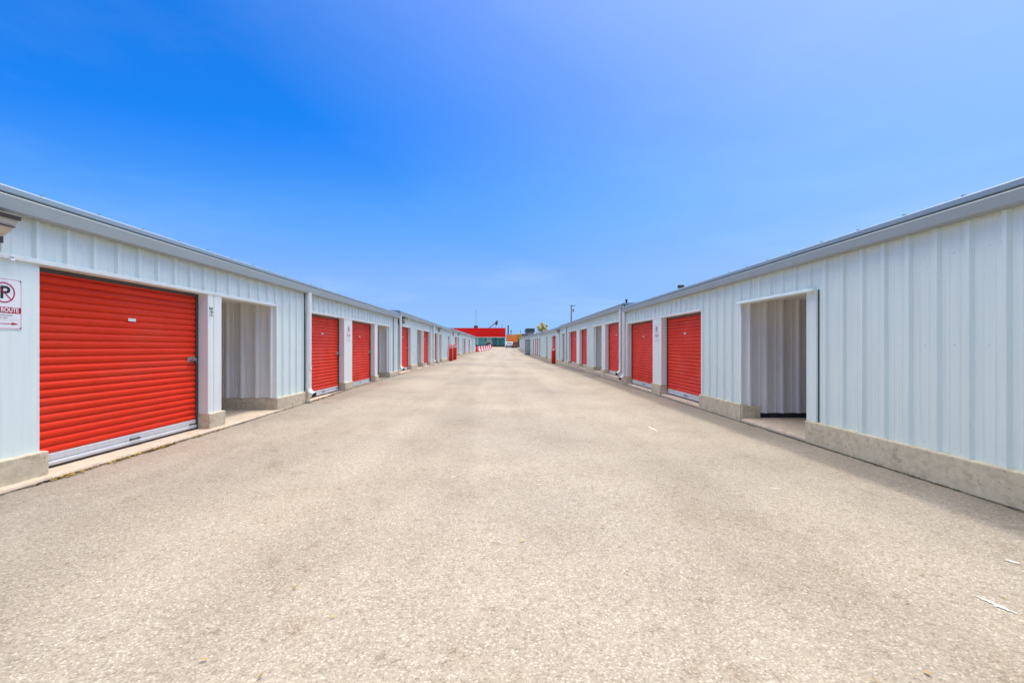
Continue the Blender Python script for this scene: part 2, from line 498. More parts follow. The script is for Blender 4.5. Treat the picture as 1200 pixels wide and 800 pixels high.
            if opt.get('neartrim'):
                t = MB(xf); t.box(-.02, .039, a - opt['neartrim'], a + .004, zp - .003, zh - .014); t.build('corner_trim', M['wall'], B, bevel=.003)
                t = MB(xf); t.box(.0, .012, a - opt['neartrim'] - .010, a - opt['neartrim'] - .0005, zp, zh); t.build('panel_joint', M['gap'], B)
            if opt.get('ledge'):
                t = MB(xf); t.prism([(.046, zh - .020), (.115, zh - .028), (.118, zh - .008), (.080, zh + .016), (.046, zh + .020)], a - .20, b + .05)
                t.build('drip_ledge', M['wall'], B)
    for gy in gaps:
        q = MB(xf); q.box(.0, .0345, gy - .018, gy + .018, zp, zeave); q.build('panel_joint', M['gap'], B)
    for py in pipes:
        make_downspout(B, xf, py, zf0 + .02, zs + .10)
    B['_xf'] = 0; del B['_xf']
    return B, xf

def H(d, plinth=.33, slab=.10, head=2.13, f0=2.525, f1=2.668, roof=2.757):
    return dict(plinth=plinth + d, slab=slab + d, head=head + d, f0=f0 + d, f1=f1 + d, roof=roof + d)

PHL, PHR = 4.345 - 3.048, 5.949 - 3.048
kerbL = [(-3, .145), (4, .145), (7.2, .125), (9.0, .085), (19.4, .080)]
L1, xfL1 = storage_building(-1, -3.0, 19.27, [
    ('wall', -3.0, 1.95), ('flat', 1.95, 4.377), ('door', 4.377, 6.842), ('pillar', 6.842, 7.172), ('passage', 7.172, 8.918),
    ('wall', 8.918, 10.36), ('door', 10.40, 12.73), ('pillar', 12.73, 13.40), ('door', 13.40, 15.77), ('pillar', 15.77, 16.12),
    ('passage', 16.12, 17.81), ('wall', 17.81, 19.27)], PHL, H(0),
    'pale ribbed metal storage building with big red door beside flat sign panel and open passage', slope=-.0015,
    slab_front=kerbL, pipes=(10.23,), gaps=(10.19, 18.47))
L2, xfL2 = storage_building(-1, 19.30, 38.6, [
    ('door', 19.70, 21.98), ('wall', 21.98, 23.57), ('passage', 23.57, 25.26), ('pillar', 25.26, 25.46), ('door', 25.46, 27.75),
    ('wall', 27.75, 28.98), ('door', 29.0, 31.1), ('wall', 31.1, 31.85), ('passage', 31.85, 33.2), ('wall', 33.2, 36.9),
    ('passage', 36.9, 38.1), ('wall', 38.1, 38.6)], PHL, H(.09),
    'left row storage building between the first roof step and the pair of red bollards', slope=-.003,
    slab_front=[(19.4, .08), (38.6, .08)], pipes=(19.40, 28.86), gaps=(27.9,))
L3, xfL3 = storage_building(-1, 38.8, 74.4, [
    ('wall', 38.8, 42.3), ('door', 42.3, 44.3), ('wall', 44.3, 44.9), ('passage', 44.9, 46.6), ('wall', 46.6, 50.3), ('passage', 50.3, 52.0),
    ('pillar', 52.0, 52.3), ('door', 52.3, 54.6), ('wall', 54.6, 59.3), ('door', 59.3, 61.6), ('wall', 61.6, 66), ('passage', 66, 67.7), ('wall', 67.7, 74.4)],
    PHL, H(.10, plinth=.45, slab=.25), 'farthest storage building of the left row running up to the red and white barriers', slope=.0015,
    slab_front=[(38.8, .07), (74.4, .07)])
R1, xfR1 = storage_building(1, -3.0, 15.72, [
    ('wall', -3.0, 6.25), ('passage', 6.288, 8.022, dict(skirt=False, neartrim=.19, ledge=True, ph=.10)), ('wall', 8.022, 9.64),
    ('door', 9.66, 12.06), ('pillar', 12.06, 12.75), ('door', 12.75, 15.35), ('wall', 15.35, 15.72)], PHR,
    dict(plinth=.31, slab=.065, head=2.085, f0=2.465, f1=2.588, roof=2.678),
    'nearest right row storage building with long blank ribbed wall and a doorless passage',
    slab_front=[(-3, .055), (16.2, .055)], pipes=(15.50,))
R2, xfR2 = storage_building(1, 15.75, 33.4, [
    ('door', 16.20, 18.68), ('pillar', 18.68, 19.32), ('passage', 19.32, 21.03), ('wall', 21.03, 22.72), ('door', 22.72, 24.9), ('pillar', 24.9, 25.9),
    ('door', 25.9, 28.9), ('wall', 28.9, 30.9), ('passage', 30.9, 32.4), ('wall', 32.4, 33.4)], PHR,
    dict(plinth=.37, slab=.20, head=2.23, f0=2.59, f1=2.74, roof=2.82),
    'right row storage building one roof step beyond the short vent pipe',
    slab_front=[(16.2, .055), (33.4, .055)], pipes=(15.95,), gaps=(30.0,))
R3, xfR3 = storage_building(1, 33.5, 50.9, [
    ('wall', 33.5, 36.0), ('door', 36.0, 38.9), ('wall', 38.9, 42.7), ('passage', 42.7, 44.3), ('wall', 44.3, 50.9)], PHR,
    dict(plinth=.30, slab=.10, head=2.20, f0=2.55, f1=2.69, roof=2.77), 'right row storage building with a red bollard in front of its only door',
    slab_front=[(33, .055), (51, .055)], gaps=(33.55,))
R4, xfR4 = storage_building(1, 51.0, 80.0, [
    ('passage', 51.3, 52.9), ('pillar', 52.9, 53.9), ('door', 53.9, 56.3), ('pillar', 56.3, 57.2), ('door', 57.2, 59.5), ('pillar', 59.5, 60.6), ('door', 60.6, 63),
    ('wall', 63, 66), ('passage', 66, 67.7), ('wall', 67.7, 72), ('door', 72, 74.4), ('wall', 74.4, 80)], PHR,
    dict(plinth=.30, slab=.12, head=2.28, f0=2.66, f1=2.80, roof=2.88), 'distant right row storage building with close set red doors behind the tall grey cabinet', slope=.004,
    slab_front=[(51, .055), (80, .055)])
R5, xfR5 = storage_building(1, 80.1, 113.0, [
    ('wall', 80.1, 83), ('door', 83, 85.4), ('wall', 85.4, 89), ('door', 89, 91.4), ('wall', 91.4, 96), ('passage', 96, 97.7), ('wall', 97.7, 101),
    ('door', 101, 103.4), ('wall', 103.4, 113)], PHR,
    dict(plinth=.5, slab=.32, head=2.4, f0=2.82, f1=2.97, roof=3.06), 'farthest right row storage building ending before the orange building', slope=.008,
    slab_front=[(80, .055), (113, .055)])

# ------------------------------------------------------------------ writing
def text_mesh(name, body, size, mat, parent, loc, rot=(0, 0, 0), bold=0, align='CENTER', sx=1.0, extrude=.0008):
    cu = bpy.data.curves.new(name + '_curve', 'FONT'); cu.body = body; cu.size = size
    cu.align_x = align; cu.align_y = 'CENTER'; cu.offset = bold; cu.extrude = extrude
    t = bpy.data.objects.new(name + '_tmp', cu); COL.objects.link(t)
    bpy.context.view_layer.update()
    dg = bpy.context.evaluated_depsgraph_get()
    me = bpy.data.meshes.new_from_object(t.evaluated_get(dg)); me.name = name
    bpy.data.objects.remove(t); bpy.data.curves.remove(cu)
    me.materials.clear(); me.materials.append(mat)
    o = bpy.data.objects.new(name, me); COL.objects.link(o)
    o.parent = parent; o.location = loc; o.rotation_euler = rot; o.scale = (sx, 1, 1)
    return o

def wall_rot(side):     # local x = reading direction, y = up, z = out of the wall
    return (PI / 2, 0, PI / 2) if side < 0 else (PI / 2, 0, -PI / 2)

def fire_sign():
    s = empty('fire_route_sign')
    p = MB(); w, h = .1525, .2286; rr = .018
    out = []
    for cx, cy, a0 in ((w - rr, h - rr, 0), (-w + rr, h - rr, 90), (-w + rr, -h + rr, 180), (w - rr, -h + rr, 270)):
        for k in range(5):
            a = R(a0 + 22.5 * k); out.append((cx + rr * math.cos(a), cy + rr * math.sin(a)))
    p.f.append([p.P(x, y, .003) for x, y in out]); n = len(out)
    p.f.append([p.P(x, y, 0) for x, y in out][::-1])
    for k in range(n): p.f.append([n + (n - 1 - k), n + (n - 1 - (k + 1) % n), (k + 1) % n, k]) if False else p.f.append([k, (k + 1) % n, n + (k + 1) % n, n + k])
    p.build('plate', M['white'], s)
    bd = MB()
    bw, bh = w - .007, h - .007
    for q in ((-bw, bw, bh - .003, bh), (-bw, bw, -bh, -bh + .003), (-bw, -bw + .003, -bh + .003, bh - .003), (bw - .003, bw, -bh + .003, bh - .003)):
        bd.box(q[0], q[1], q[2], q[3], .0031, .0038)
    bd.build('border', M['signred'], s)
    r = MB(); cy = .100
    def ring(m, ro, ri, z0, z1, n=40):
        a = [[m.P(rad * math.cos(2 * PI * k / n), cy + rad * math.sin(2 * PI * k / n), z) for k in range(n)] for rad, z in ((ro, z1), (ri, z1), (ri, z0), (ro, z0))]
        for i in range(4):
            for k in range(n):
                m.f.append([a[i][k], a[i][(k + 1) % n], a[(i + 1) % 4][(k + 1) % n], a[(i + 1) % 4][k]])
    ring(r, .0915, .081, .0032, .0050)
    d = .0045; q = math.sqrt(.5)
    for t0, t1 in (((-.083), (.083)),):
        pts = [(t0 * q + d * q, -t0 * q + d * q), (t1 * q + d * q, -t1 * q + d * q), (t1 * q - d * q, -t1 * q - d * q), (t0 * q - d * q, -t0 * q - d * q)]
        top = [r.P(x, cy + y, .0052) for x, y in pts]; r.f.append(top)
    r.build('prohibition_ring', M['signred'], s, fix=False)
    text_mesh('letter', 'P', .155, M['black'], s, (.006, cy - .004, .0040), bold=.003, sx=1.12)
    b = MB(); b.box(-w + .008, w - .008, -.083, -.028, .0032, .0042); b.build('red_band', M['signred'], s)
    text_mesh('wording', 'FIRE ROUTE', .058, M['white'], s, (-.002, -.056, .0052), bold=.0012, sx=.80)
    text_mesh('small_print', 'TOW-AWAY', .019, M['grey'], s, (.02, -.103, .0040))
    text_mesh('small_print', 'BY LAW', .019, M['grey'], s, (-.005, -.126, .0040))
    l = MB(); l.box(-w + .012, w - .012, -.1435, -.1425, .0032, .0038); l.build('rule_line', M['grey'], s)
    a = MB(); a.box(-.08, .075, -.180, -.175, .0032, .0044)
    for sg, x0 in ((1, .062),):
        t = [a.P(x0, -.165, .0046), a.P(x0 + .062 * sg, -.1775, .0046), a.P(x0, -.190, .0046)]; a.f.append(t)
    a.build('arrow', M['signred'], s, fix=False)
    sc = MB()
    for x, y in ((w - .014, h - .014), (w - .014, -h + .014), (-w + .014, h - .014), (-w + .014, -h + .014)):
        sc.tube([(x, y, .003), (x, y, .0075)], .006, 10)
    sc.build('screws', M['lampbody'], s)
    return s
sg = fire_sign()
sg.location = (XL + .0125, 4.060, 1.705); sg.rotation_euler = wall_rot(-1)
tag(sg, 'fire route no parking sign on flat panel beside the biggest red door', 'sign', 'fire route signs')
s2 = copy_tree(sg); s2.location = (XL + .0345, 13.08, 1.70)
tag(s2, 'small fire route sign on pillar between two red doors of left row')
s3 = copy_tree(sg); s3.location = (XR - .0345, 12.42, 1.68); s3.rotation_euler = wall_rot(1)
tag(s3, 'small fire route sign on pillar between two red doors of right row')

un = empty('unit_number_plate', (XL + .0345, 6.905, 1.845), wall_rot(-1))
tag(un, 'black sideways unit number on white pillar beside the big red door', 'number plate')
pl = MB(); pl.box(-.045, .045, -.16, .15, 0, .0015); pl.build('plate', M['trim'], un)
text_mesh('digits', '386', .108, M['black'], un, (0, 0, .0022), (0, 0, -PI / 2), bold=.003)

# ------------------------------------------------------------------ wall lamps
def wall_lamp():
    o = empty('wall_lamp')
    b = MB(); w = .19
    b.box(-w, w, -.03, .125, 0, .05); b.build('back_box', M['lampbody'], o, bevel=.008)
    hd = MB()
    pr = [(.0, .130), (.208, .130), (.215, .120), (.205, .085), (.190, .100), (.0, .100)]
    n = len(pr)
    a = [hd.P(-w - .002, y, z) for z, y in pr]; c = [hd.P(w + .002, y, z) for z, y in pr]
    for k in range(n): hd.f.append([a[k], a[(k + 1) % n], c[(k + 1) % n], c[k]])
    hd.f.append(a); hd.f.append(c[::-1]); hd.build('hood', M['lampbody'], o)
    l = MB()
    def ringr(wx, y, z0, z1): return [(-wx, y, z0), (wx, y, z0), (wx, y, z1), (-wx, y, z1)]
    prev = None
    for wx, y, z1 in ((w - .005, .0985, .195), (w - .012, .06, .190), (w - .020, .02, .172), (w - .028, -.012, .15), (w - .05, -.055, .11), (w - .07, -.075, .085)):
        cur = [l.P(*p) for p in ringr(wx, y, .052, z1)]
        if prev:
            for k in range(4): l.f.append([prev[k], prev[(k + 1) % 4], cur[(k + 1) % 4], cur[k]])
        else: l.f.append(cur)
        prev = cur
    l.f.append(prev); l.build('lens', M['lens'], o)
    g_ = MB()
    g_.box(-w + .03, w - .03, .018, .026, .176, .196)
    g_.box(-w + .04, w - .04, -.115, -.03, .0505, .10)
    g_.build('guard', M['lampbody'], o)
    return o
wl = wall_lamp(); wl.location = (XL + .032, 3.80, 2.335); wl.rotation_euler = wall_rot(-1)
tag(wl, 'wall lamp with hooded lens above the flat panel carrying the sign', 'lamp', 'wall lamps under the eaves')
for side, y, z, lab in ((-1, 20.1, 2.45, 'wall lamp above the first door past the left roof step'),
                        (-1, 31.5, 2.45, 'distant wall lamp midway along the left row before the bollards'),
                        (-1, 45.4, 2.48, 'farthest wall lamp under the left eave beyond the bollards'),
                        (1, 34.0, 2.40, 'wall lamp under the right eave ahead of the single bollard')):
    c = copy_tree(wl); c.location = ((XL + .032) if side < 0 else (XR - .032), y, z); c.rotation_euler = wall_rot(side); tag(c, lab)
fx = empty('conduit_clip', (XL + .048, 4.085, 2.105)); tag(fx, 'tiny pale clip on header edge above the fire route sign', 'clip')
q = MB(); q.box(0, .022, -.02, .02, -.014, .010); q.build('clip_body', M['white'], fx, bevel=.004)
q = MB(); q.box(0, .020, -.008, .008, .0105, .018); q.build('clip_top', M['lampbody'], fx)

bell = empty('alarm_bell', (XL + .03, 40.6, 2.46), wall_rot(-1)); tag(bell, 'small red round bell under the left eave above the red bollards', 'bell')
q = MB(); q.tube([(0, 0, 0), (0, 0, .04), (0, 0, .07), (0, 0, .085)], [.13, .13, .10, .03], 20); q.build('gong', M['red'], bell, smooth=True)
q = MB(); q.box(-.06, .06, -.20, -.132, 0, .05); q.build('back_box', M['red'], bell)

# ------------------------------------------------------------------ bollards
def bollard():
    o = empty('bollard')
    p = MB(); rr = [.155, .155, .152, .130, .09, .03]; zs_ = [-.1, 1.20, 1.24, 1.29, 1.315, 1.325]
    p.tube([(0, 0, z) for z in zs_], rr, 24); p.build('post', M['red'], o, smooth=True)
    for z in (1.06, 1.17):
        b = MB(); b.tube([(0, 0, z), (0, 0, z + .045)], .157, 24); b.build('reflective_band', M['white'], o, smooth=False)
    return o
bo = bollard(); bo.location = (-4.16, 36.6, ground_z(-4.16, 36.6)); tag(bo, 'nearer of two red bollards with white bands on the left', 'bollard', 'red bollards')
b2 = copy_tree(bo); b2.location = (-4.16, 39.6, ground_z(-4.16, 39.6)); tag(b2, 'farther of two red bollards with white bands on the left')
b3 = copy_tree(bo); b3.location = (4.02, 36, ground_z(4, 36)); tag(b3, 'lone red bollard with white bands before right row door')

# ------------------------------------------------------------------ roof things on the right row
rv = empty('roof_vent', (5.0, 12.75, 2.62)); tag(rv, 'dark mushroom vent on the near right roof', 'vent')
q = MB(); q.tube([(0, 0, 0), (0, 0, .36)], .018, 10); q.build('pipe', M['lampbody'], rv)
q = MB(); q.tube([(0, 0, .33), (0, 0, .36), (0, 0, .41), (0, 0, .44)], [.075, .10, .085, .03], 16); q.build('cap', M['lampbody'], rv, smooth=True)
rv2 = empty('vent_pipe', (4.45, 16.35, 2.80)); tag(rv2, 'short grey vent pipe at the right roof step', 'pipe')
q = MB(); q.tube([(0, 0, 0), (0, 0, .17)], .035, 12); q.build('pipe', M['lampbody'], rv2)
q = MB(); q.tube([(0, 0, .17), (0, 0, .20)], .05, 12); q.build('cap', M['lampbody'], rv2)

# ------------------------------------------------------------------ grey cabinet beside right row
gc = empty('storage_cabinet', (3.86, 70, ground_z(3.86, 70))); tag(gc, 'tall grey upright cabinet standing against the far right row', 'cabinet')
q = MB(); q.box(-.42, .38, -.5, .5, .08, 2.35); q.build('body', M['greyblock'], gc, bevel=.06)
q = MB(); q.box(-.45, .38, -.54, .54, 2.352, 2.43); q.build('lid', M['fascia'], gc, bevel=.03)
q = MB(); q.box(-.38, .34, -.518, -.502, .16, 2.25); q.build('door', M['fascia'], gc, bevel=.005)
q = MB(); q.box(-.44, .36, -.52, .52, -.05, .078); q.build('base', M['darkblock'], gc)

# ------------------------------------------------------------------ barriers at the end of the left row
def barrier(mat):
    o = empty('road_barrier')
    q = MB(); pr = [(-.28, 0), (.28, 0), (.28, .18), (.12, .42), (.09, .95), (-.09, .95), (-.12, .42), (-.28, .18)]
    q.prism(pr, -1.35, 1.35); q.build('body', mat, o, bevel=.02)
    q = MB(); q.box(-.03, .03, 1.352, 1.48, .2, .85); q.build('connector', M['dark'], o)
    return o
bw_, br_ = barrier(M['white']), barrier(M['red'])
import itertools
d = Vector((1.5, 40, 0)).normalized(); ang = -math.atan2(d.x, d.y)
for k in range(13):
    src = br_ if k % 2 == 0 else bw_
    o = src if k < 2 else copy_tree(src)
    x, y = -4.32 + d.x * 3.02 * k, 77 + d.y * 3.02 * k
    o.location = (x, y, ground_z(x, y)); o.rotation_euler = (0, 0, ang)
    nm = 'red' if k % 2 == 0 else 'white'
    tag(o, f'{nm} plastic road barrier in the line beyond the left row', 'barrier', f'{nm} road barriers')
tag(br_, 'nearest red plastic road barrier touching the end of the left row'); 
br_['group'] = 'red road barriers'

# ------------------------------------------------------------------ far buildings
rb = empty('red_fascia_building', (-14, 131, ground_z(-4, 131))); tag(rb, 'wide low building with red fascia over teal wall across the lane end', 'building')
rbx = lambda a, b, c: (a + 14, b - 131, c - ground_z(-4, 131))
q = MB(rbx); q.box(-34, .85, 130.6, 145, 3.95, 6.55); q.build('red_fascia', M['fasciared'], rb)
q = MB(rbx); q.box(-33.8, .7, 131.2, 144.8, .6, 3.94); q.build('wall', M['teal'], rb)
q = MB(rbx); q.box(-34.1, .95, 130.5, 145.1, 3.78, 3.947); q.build('soffit', M['trim'], rb)
for k in range(12):
    x = -33 + 2.8 * k
    if x < .2:
        q = MB(rbx); q.box(x, x + .16, 131.08, 131.199, 1.0, 3.779); q.build('mullion', M['darkblock'], rb)
for x0, x1, mm_ in ((-8.9, -7.0, 'palepanel'), (-6.9, -5.0, 'teal'), (-4.6, -3.2, 'palepanel'), (-2.9, -1.5, 'darkteal'), (-1.2, .4, 'darkteal')):
    q = MB(rbx); q.box(x0, x1, 131.12, 131.199, 1.76, 3.70); q.build('glazing_panel', M[mm_], rb)
q = MB(rbx); q.box(-33.6, .6, 131.10, 131.199, .7, 1.60); q.build('dado_panel', M['darkblock'], rb)

ru = empty('rooftop_unit', (-7.8, 133, 6.55)); tag(ru, 'small dark rooftop box carrying a thin mast above red fascia', 'rooftop unit')
q = MB(); q.box(-.55, .55, -.5, .5, 0, .75); q.build('housing', M['darkblock'], ru, bevel=.04)
q = MB(); q.tube([(0, 0, .75), (0, 0, 5.6)], [.05, .025], 8); q.box(-.3, .3, -.02, .02, 4.8, 4.84); q.build('mast', M['lampbody'], ru)
bm_ = empty('roof_crane', (-4.2, 133, 6.55)); tag(bm_, 'slanting dark boom with heavy head rising behind red fascia', 'crane')
q = MB(); q.tube([(0, 0, -.1), (2.35, 0, 1.75)], .11, 8); q.build('boom', M['darkblock'], bm_)
q = MB(); q.tube([(2.55, 0, 2.25), (2.5, 0, 1.9), (2.35, 0, 1.2), (2.3, 0, .9)], [.2, .38, .34, .2], 10); q.build('head', M['darkblock'], bm_)
q = MB(); q.tube([(2.1, 0, -.1), (2.3, 0, 1.1)], .05, 8); q.build('strut', M['greyblock'], bm_)
for nm, x, y, z0, z1, r_, lab in (('vent_stack', -.2, 133, 6.5, 7.85, .07, 'thin grey pipe at the right end of the red fascia roof'),
                                   ('smoke_stack', 1.72, 141, 1.2, 7.75, .20, 'tall black stack behind the orange building'),
                                   ('vent_stack', 2.63, 141, 1.2, 6.35, .16, 'shorter pale grey stack right of the black stack')):
    st = empty(nm, (x, y, z0)); tag(st, lab, 'stack')
    q = MB(); q.tube([(0, 0, 0), (0, 0, z1 - z0)], r_, 12); q.build('pipe', M['lampbody'] if r_ > .18 else M['greyblock'], st)
    q = MB(); q.tube([(0, 0, z1 - z0 - .3), (0, 0, z1 - z0 - .15)], r_ * 1.35, 12); q.build('collar', M['lampbody'], st)

ob = empty('orange_building', (1.0, 123, ground_z(1, 123))); tag(ob, 'small building with orange fascia behind the white car', 'building')
obx = lambda a, b, c: (a - 1.0, b - 123, c - ground_z(1, 123))
q = MB(obx); q.box(1.0, 4.05, 122.6, 128, 2.45, 4.45); q.build('orange_fascia', M['orange'], ob)
q = MB(obx); q.box(1.1, 3.95, 123, 127.8, .5, 2.449); q.build('wall', M['greyblock'], ob)
q = MB(obx); q.box(3.1, 3.8, 122.94, 122.999, .9, 2.2); q.build('door', M['darkblock'], ob)
gb = empty('grey_block_building', (5.4, 127, ground_z(4, 127))); tag(gb, 'low grey flat roofed building right of the orange fascia', 'building')
gbx = lambda a, b, c: (a - 5.4, b - 127, c - ground_z(4, 127))
q = MB(gbx); q.box(4.1, 6.9, 127, 136, .6, 4.55); q.build('wall', M['greyblock'], gb)
q = MB(gbx); q.box(4.0, 7.0, 126.9, 136.1, 4.551, 4.75); q.build('roof', M['darkblock'], gb)
q = MB(gbx); q.tube([(5.0, 128, 4.75), (5.0, 128, 5.8)], .06, 8); q.build('vent', M['darkblock'], gb)
db = empty('dark_block_building', (8.3, 139, ground_z(4, 139))); tag(db, 'dark boxy building top showing above the far right roofs', 'building')
dbx = lambda a, b, c: (a - 8.3, b - 139, c - ground_z(4, 139))
q = MB(dbx); q.box(7.35, 9.6, 139, 148, .8, 5.6); q.build('wall', M['greyblock'], db)
q = MB(dbx); q.box(7.2, 9.8, 138.8, 148.2, 5.601, 6.75); q.build('dark_parapet', M['darkblock'], db)

# ------------------------------------------------------------------ vehicles at the lane end
def wheel(parent, x, y, r=.34):
    q = MB(); q.tube([(x - .11, y, r), (x + .11, y, r)], r, 20); t = q.build('wheel', M['tyre'], parent, bevel=.02)
    s_ = 1 if x > 0 else -1
    q = MB(); q.tube([(x + s_ * .112, y, r), (x + s_ * .122, y, r)], r * .6, 16); q.build('rim', M['steel'], t)
def vehicle(name, prof, w, mat, glassp, loc, lights_z, wheels):
    o = empty(name, loc)
    q = MB(); n = len(prof)
    q.prism([(0, 0)], 0, 0) if False else None
    a = [q.P(-w, y, z) for y, z in prof]; c = [q.P(w, y, z) for y, z in prof]
    for k in range(n): q.f.append([a[k], a[(k + 1) % n], c[(k + 1) % n], c[k]])
    q.f.append(a); q.f.append(c[::-1]); q.build('body', mat, o, bevel=.06)
    for (x0, x1, y0, y1, z0, z1) in glassp:
        q = MB(); q.box(x0, x1, y0, y1, z0, z1); q.build('window', M['glass'], o)
    for s_ in (-1, 1):
        q = MB(); q.box(s_ * (w - .16) - .08, s_ * (w - .16) + .08, -.012, .05, lights_z, lights_z + .22); q.build('tail_light', M['red'], o)
    for wy in wheels:
        for s_ in (-1, 1): wheel(o, s_ * (w - .10), wy)
    q = MB(); q.box(-w + .05, w - .05, -.07, .0, .35, .52); q.build('bumper', M['darkblock'], o)
    return o
car = vehicle('parked_car', [(0, .35), (0, .95), (.15, 1.0), (.75, 1.42), (2.2, 1.45), (3.0, 1.0), (4.2, .85), (4.35, .35)], .88, M['carblack'],
              [(-.66, .66, .30, .5, 1.06, 1.36), (-.885, -.875, .8, 2.4, 1.02, 1.36), (.875, .885, .8, 2.4, 1.02, 1.36)], (-3.8, 123.5, ground_z(-3.8, 123.5)), .75, (.85, 3.45))
tag(car, 'black car parked in front of the teal wall', 'car')
van = vehicle('parked_car', [(0, .35), (0, .95), (.25, 1.42), (.5, 1.5), (2.4, 1.5), (3.2, 1.05), (4.2, .9), (4.35, .35)], .92, M['vanwhite'],
              [(-.66, .66, .08, .22, 1.02, 1.34), (-.928, -.918, .7, 2.5, 1.05, 1.40)], (1.72, 115.5, ground_z(1.72, 115.5)), .75, (.85, 3.45))
tag(van, 'white car parked before the orange fascia building', 'car')
sk = empty('waste_skip', (3.35, 116.5, ground_z(3.3, 116.5))); tag(sk, 'rusty brown skip beside the white car', 'skip')
q = MB(); q.prism([(-.55, .12), (.45, .12), (.72, 1.35), (-.72, 1.35)], -1.5, 1.5); q.build('tub', M['rust'], sk, bevel=.02)
q = MB(); q.box(-.78, .78, -1.56, 1.56, 1.352, 1.45); q.build('rim', M['rust'], sk)
q = MB(); q.box(-.5, .4, -1.2, 1.2, 0, .118); q.build('skid', M['darkblock'], sk)

# ------------------------------------------------------------------ pole and tree
up = empty('utility_pole', (15.0, 100, ground_z(4.15, 100))); tag(up, 'dark wooden utility pole rising behind the right row roof', 'utility pole')
q = MB(); q.tube([(0, 0, 0), (.12, 0, 10.0)], [.17, .12], 12); q.build('pole', M['wood'], up, smooth=True)
q = MB(); q.box(-.15, 1.0, -.06, .06, 9.75, 9.87); q.build('crossarm', M['wood'], up)
q = MB(); q.tube([(.55, 0, 8.5), (.55, 0, 9.2)], .18, 12); q.build('transformer', M['greyblock'], up)
q = MB(); q.box(.1, .5, -.03, .03, 8.8, 8.88); q.build('bracket', M['wood'], up)
for k in (.3, .9):
    q = MB(); q.tube([(k, 0, 9.87), (k, 0, 10.02)], .04, 8); q.build('insulator', M['greyblock'], up)

def tree(name, loc, h, rx, rz, label, n=5200):
    t = empty(name, loc); tag(t, label, 'tree')
    q = MB(); q.tube([(0, 0, -.1), (.05, 0, h * .25), (-.03, .05, h * .5), (.05, 0, h * .8)], [.17, .13, .09, .03], 10)
    for k in range(12):
        a = k * 2.4; z0 = h * (.3 + .4 * k / 12)
        q.tube([(0, 0, z0), (math.cos(a) * rx * .4, math.sin(a) * rx * .4, z0 + h * .13), (math.cos(a) * rx * .85, math.sin(a) * rx * .85, z0 + h * .2)], [.06, .035, .012], 6)
    q.build('trunk', M['bark'], t, smooth=True)
    c = MB(); rn = random.Random(5)
    clumps = []
    for k in range(22):
        a = rn.uniform(0, 2 * PI); rr = math.sqrt(rn.random()) * rx * .85; z = h * .66 + rn.uniform(-1, 1) * rz * .85 * (1 - .4 * rr / rx)
        clumps.append((rr * math.cos(a), rr * math.sin(a), z, rn.uniform(.35, .62)))
    for k in range(n):
        cx, cy, cz, cr = rn.choice(clumps)
        v = Vector((rn.gauss(0, 1), rn.gauss(0, 1), rn.gauss(0, 1))).normalized() * cr * rn.random() ** .45
        p = Vector((cx, cy, cz)) + v
        a = Vector((rn.gauss(0, 1), rn.gauss(0, 1), rn.gauss(0, 1))).normalized(); b = a.orthogonal().normalized(); s_ = rn.uniform(.07, .15)
        c.f.append([c.P(*(p + a * s_)), c.P(*(p + b * s_ * .6)), c.P(*(p - a * s_)), c.P(*(p - b * s_ * .6))])
    c.build('crown', M['yleaf'], t, fix=False)
    return t
tree('autumn_tree', (10.6, 122, ground_z(4.15, 122)), 7.2, 1.9, 2.2, 'yellow leaved tree showing above the far right roofs')

tree('shrub_tree', (4.55, 125.6, ground_z(4.15, 125.6)), 4.3, .75, 1.0, 'small yellow green tree between orange and grey buildings', n=1200)
# ------------------------------------------------------------------ marks, leaves and dirt on the lane
def on_ground(px, py):       # measured spot of a mark on the lane
    Y = 1.31 * 533 / (py - 405.5)
    return ((px - 589) * Y / 533, Y)
def blot(name, mat, pts, wid, seed, jag=.35):
    rn = random.Random(seed); q = MB()
    L = []; Rr = []
    n = len(pts)
    for i, (x, y) in enumerate(pts):
        x0, y0 = pts[max(0, i - 1)]; x1, y1 = pts[min(n - 1, i + 1)]
        d_ = Vector((x1 - x0, y1 - y0)).normalized(); nn = Vector((-d_.y, d_.x))
        w_ = wid * (.25 + .75 * math.sin(PI * (i + .3) / (n - .4))) * (1 + rn.uniform(-jag, jag))
        for lst, s_ in ((L, 1), (Rr, -1)):
            px_, py_ = x + nn.x * w_ * s_, y + nn.y * w_ * s_
            lst.append((px_, py_, ground_z(px_, py_) + .004))
    q.sheet([L, Rr]); o = q.build(name, mat, None, fix=False)
    o['kind'] = 'structure'; return o
def streak(a, b, n=14, amp=.012, seed=1):
    rn = random.Random(seed)
    return [(a[0] + (b[0] - a[0]) * k / (n - 1) + rn.uniform(-amp, amp), a[1] + (b[1] - a[1]) * k / (n - 1) + rn.uniform(-amp, amp)) for k in range(n)]
blot('road_marking', M['paintwhite'], streak(on_ground(1141, 696), on_ground(1190, 717), 18, .006, 2), .013, 3, .5)
blot('road_marking', M['paintwhite'], streak(on_ground(1177, 654), on_ground(1196, 659), 12, .005, 4), .012, 5, .5)
blot('road_marking', M['paintfaded'], streak(on_ground(760, 499), on_ground(771, 505), 10, .01, 6), .025, 7)
blot('road_marking', M['paintfaded'], streak(on_ground(904, 571), on_ground(916, 572), 10, .008, 8), .012, 9)
for k in range(3):
    blot('road_marking', M['paintyellow'], streak(on_ground(628, 560 + 4 * k), on_ground(636, 560 + 4 * k), 8, .006, 20 + k), .010, 30 + k, .5)
blot('road_marking', M['paintyellow'], streak(on_ground(527, 562), on_ground(533, 559), 8, .006, 41), .014, 42, .6)
blot('road_marking', M['paintyellow'], streak(on_ground(515, 561), on_ground(523, 562), 8, .006, 43), .006, 44, .6)

